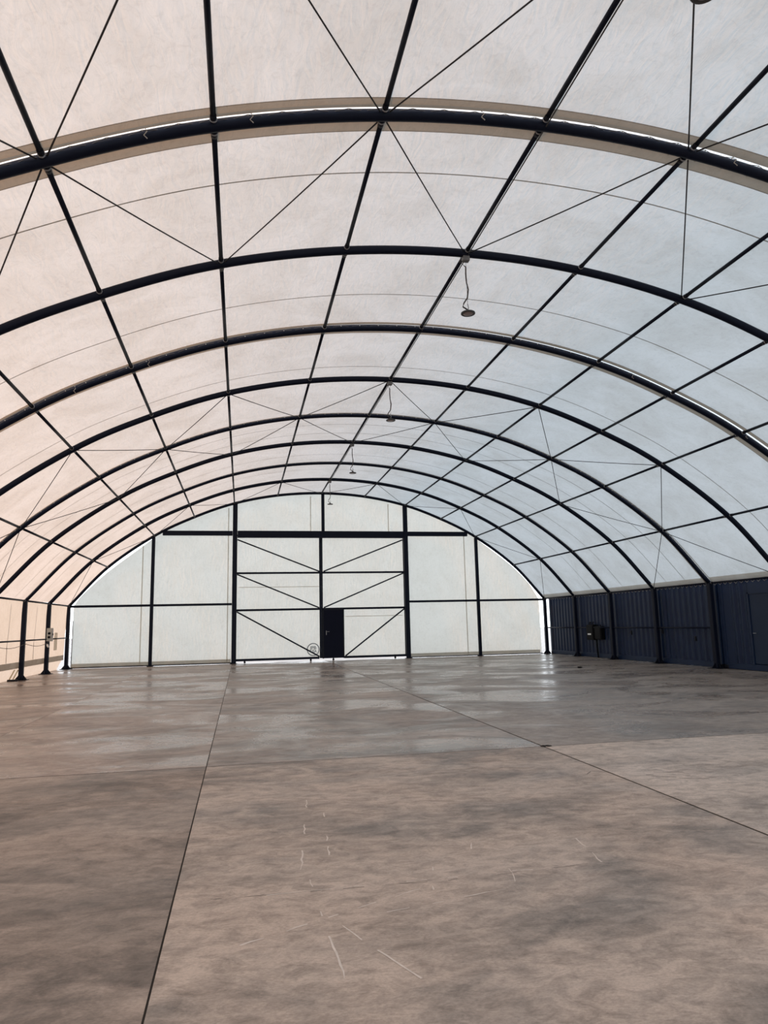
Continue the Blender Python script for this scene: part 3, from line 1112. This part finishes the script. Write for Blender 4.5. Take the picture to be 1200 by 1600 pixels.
def container(y0, y1, lb, door=None):
    """y0 far end, y1 near end"""
    r = empty('shipping_container', (CX0, (y0 + y1) / 2, 0))
    tag(r, lb, 'container', 'navy containers along the right side')
    L = y0 - y1
    h = L / 2
    bm = bmesh.new()
    # corrugated long side
    pitch, dep = 0.278, 0.036
    prof = []
    y = -h + 0.16
    gap = door
    while y < h - 0.16 - pitch * 0.9:
        prof += [(y, 0.0), (y + 0.072, 0.0), (y + 0.072 + 0.068, dep), (y + 0.072 + 0.068 + 0.070, dep)]
        y += pitch
    prof.append((h - 0.14, 0.0))
    for (ya, xa), (yb, xb) in zip(prof, prof[1:]):
        if gap and gap[0] - 0.02 < (ya + yb) / 2 < gap[1] + 0.02:
            continue
        bm.faces.new([bm.verts.new(v) for v in ((xa + 0.02, ya, 0.17), (xb + 0.02, yb, 0.17), (xb + 0.02, yb, 2.48), (xa + 0.02, ya, 2.48))])
    link('side_panel', bm_mesh(bm, 'side_panel'), 'paint', r)
    box('shell', (0.10, -h + 0.05, 0.10), (CWD - 0.05, h - 0.05, 2.54), 'paint', r)
    box('bounce_roof_panel', (0.02, -h + 0.02, 2.545), (CWD, h - 0.02, 2.575), 'pale_bounce', r)  # added unseen pale top, reflects skylight onto the roof sheet above the eave
    box('bottom_rail', (0.0, -h + 0.16, 0.012), (0.10, h - 0.16, 0.17), 'paint', r, 0.008)
    box('top_rail', (0.0, -h + 0.16, 2.48), (0.09, h - 0.16, 2.56), 'paint', r, 0.008)
    for s in (-1, 1):
        box('corner_post', (0.0, s * h - (0.16 if s > 0 else 0), 0.118), (0.16, s * h + (0.16 if s < 0 else 0), 2.472), 'paint', r, 0.01)
        for z in (0.0, 2.472):
            box('corner_casting', (-0.008, s * h - (0.165 if s > 0 else 0), z), (0.165, s * h + (0.165 if s < 0 else 0), z + 0.118), 'steel_dull', r, 0.012)
    if gap:
        d = box('door', (0.022, gap[0], 0.19), (0.05, gap[1], 2.05), 'paint_door', r, 0.004)
        for a, b in (((0.0, gap[0] - 0.05, 0.17), (0.06, gap[0], 2.10)), ((0.0, gap[1], 0.17), (0.06, gap[1] + 0.05, 2.10)), ((0.0, gap[0] - 0.05, 2.05), (0.06, gap[1] + 0.05, 2.11))):
            box('door_frame', a, b, 'paint', d)
        bar_ = bmesh.new()
        add_tube(bar_, [(0.0, gap[1] - 0.10, 1.0), (-0.04, gap[1] - 0.10, 1.0), (-0.04, gap[1] - 0.22, 1.0)], 0.01, 8)
        link('handle', bm_mesh(bar_, 'handle'), 'galv', d)
        box('wall_above_door', (0.02, gap[0] - 0.05, 2.10), (0.05, gap[1] + 0.05, 2.48), 'paint', r)
    return r


c1 = container(-0.12, -11.54, 'navy corrugated container between the gable corner and the fourth arch')
# fittings welded on it
for y, z in ((-8.7, 0.95), (-10.4, 0.75), (-6.8, 0.9)):
    box('lashing_ring', (-0.012, y + 5.83 - 0.03, z), (0.03, y + 5.83 + 0.03, z + 0.14), 'steel_dull', c1, 0.006)
c2 = container(-11.63, -23.82, 'navy container with a plain door, nearest at the right edge', door=(4.00, 4.87))

# black switch boxes on the container
sb = empty('switch_box', (CX0 - 0.17, -4.10, 0.68))
tag(sb, 'black switch box with white label on the container wall', 'switch box')
box('enclosure', (0, -0.28, 0), (0.18, 0.28, 0.58), 'black', sb, 0.02)
box('cover', (-0.018, -0.24, 0.04), (0.0, 0.24, 0.54), 'black', sb, 0.008)
q = box('label_plate', (-0.022, -0.11, 0.19), (-0.018, 0.14, 0.245), 'white', sb)
q['label'] = 'white label strip'
bm = bmesh.new()
for y in (-0.12, 0.05, 0.16):
    add_tube(bm, [(0.09, y, 0.57), (0.09, y, 0.66), (0.10, y - 0.04, 0.68)], 0.018, 8)
link('cable_gland', bm_mesh(bm, 'cable_gland'), 'black', sb)
sb2 = empty('switch_box', (CX0 - 0.15, -4.68, 0.70))
tag(sb2, 'plain black switch box without label, beside the labelled one', 'switch box')
box('enclosure', (0, -0.26, 0), (0.16, 0.26, 0.50), 'black', sb2, 0.02)
box('cover', (-0.014, -0.22, 0.03), (0.0, 0.22, 0.47), 'black', sb2, 0.008)
bm = bmesh.new()
for y in (-0.1, 0.1):
    add_tube(bm, [(0.08, y, 0.49), (0.08, y, 0.56)], 0.018, 8)
link('cable_gland', bm_mesh(bm, 'cable_gland'), 'black', sb2)
cd_ = tube('conduit', [(CX0 - 0.06, -4.40, 0.70), (CX0 - 0.055, -4.40, 0.45), (CX0 - 0.05, -4.42, 0.01)], 0.028, 'black', None, 8)
tag(cd_, 'dark conduit dropping from the black switch boxes to the floor', 'conduit')

# ------------------------------------------------------------------ hanging lamps
LAMP_LABEL = {1: 'round hanging lamp farthest away, before the gable sheet',
              3: 'round hanging lamp under the third arch from the gable',
              5: 'round hanging lamp under the fifth arch from the gable',
              7: 'round hanging lamp on a wavy lead under the seventh arch',
              9: 'round hanging lamp cut off by the top edge of the photo'}


def lamp(k):
    zz = {9: 5.985}.get(k, 6.11)
    r = empty('pendant_lamp', (0.0 if k != 9 else -0.06, RY(k) - 0.0, zz))
    tag(r, LAMP_LABEL[k], 'lamp', 'round lamps hung along the ridge')
    bm = bmesh.new()
    add_lathe(bm, [(0.018, 0.062), (0.026, 0.058), (0.032, 0.034), (0.095, 0.026), (0.108, 0.018), (0.110, 0.003), (0.104, -0.001), (0.090, 0.003)], 32)
    link('housing', bm_mesh(bm, 'housing', False), 'lamp', r)
    bm = bmesh.new()
    add_lathe(bm, [(0.072, 0.003), (0.070, -0.003), (0.04, -0.004), (0.01, -0.004)], 32)
    q = link('lens', bm_mesh(bm, 'lens', True), 'lens', r)
    q['label'] = 'dull reddish grey lens'
    tube('hanger_loop', [(0, 0, 0.06), (0.012, 0, 0.10), (0, 0, 0.16)], 0.007, 'galv', r, 6)
    hz = PZ[0] - zz - 0.10
    tube('suspension_wire', [(0, 0, 0.155), (0.0, 0, hz)], 0.003, 'galv', r, 5)
    wig = 0.05 if k in (7, 9) else 0.02
    tube('power_cable', [(0.015, 0, 0.055), (-0.07, 0.02, 0.12), (-0.06, 0.0, 0.17), (0.0, 0, 0.26), (0.02, 0, 0.40), (0.0, 0.01, 0.52),
                         (-0.01, 0, 0.65), (-0.005, 0, hz - 0.13), (-wig - 0.03, 0.05, hz - 0.02), (-0.045, 0.10, hz + 0.05)], 0.0115, 'cord_dark', r, 6)
    bm = bmesh.new()
    add_box(bm, (-0.055, -0.05, hz - 0.035), (0.055, 0.05, hz + 0.045), 0.012)
    link('junction_clamp', bm_mesh(bm, 'junction_clamp'), 'clamp', r)
    return r


for k in (1, 3, 5, 7, 9):
    lamp(k)
pts = []
for k in range(1, 10):
    pts.append((0.028, RY(k), PZ[0] - 0.042))
    if k < 9:
        pts.append((0.030, (RY(k) + RY(k + 1)) / 2, PZ[0] - 0.034))
c = tube('ridge_cable', pts, 0.009, 'lamp', None, 6)
tag(c, 'grey power cable running along the ridge tubes to the lamps', 'cable')

# ------------------------------------------------------------------ bits lying on the floor
bm = bmesh.new()
bmesh.ops.create_icosphere(bm, subdivisions=2, radius=0.06)
for v in bm.verts:
    v.co = Vector((v.co.x * 1.4, v.co.y * 0.9, (v.co.z + 0.06) * 0.42)) * random.uniform(0.85, 1.1)
d = link('debris_lump', bm_mesh(bm, 'debris_lump'), 'black')
d.location = (6.8, -9.4, 0)
tag(d, 'small dark lump lying alone on the floor before the containers', 'debris')
bm = bmesh.new()
for a in range(5):
    add_box(bm, (-0.05 + 0.022 * a, -0.03 + 0.01 * (a % 3), 0), (-0.02 + 0.024 * a, 0.02 + 0.012 * (a % 2), 0.008 + 0.004 * (a % 2)), 0.002)
d = link('filler_crumb', bm_mesh(bm, 'filler_crumb'), 'rubber')
d.location = (0.17, -21.66, 0.0)
tag(d, 'dark broken filler piece where the two floor joints cross', 'debris')
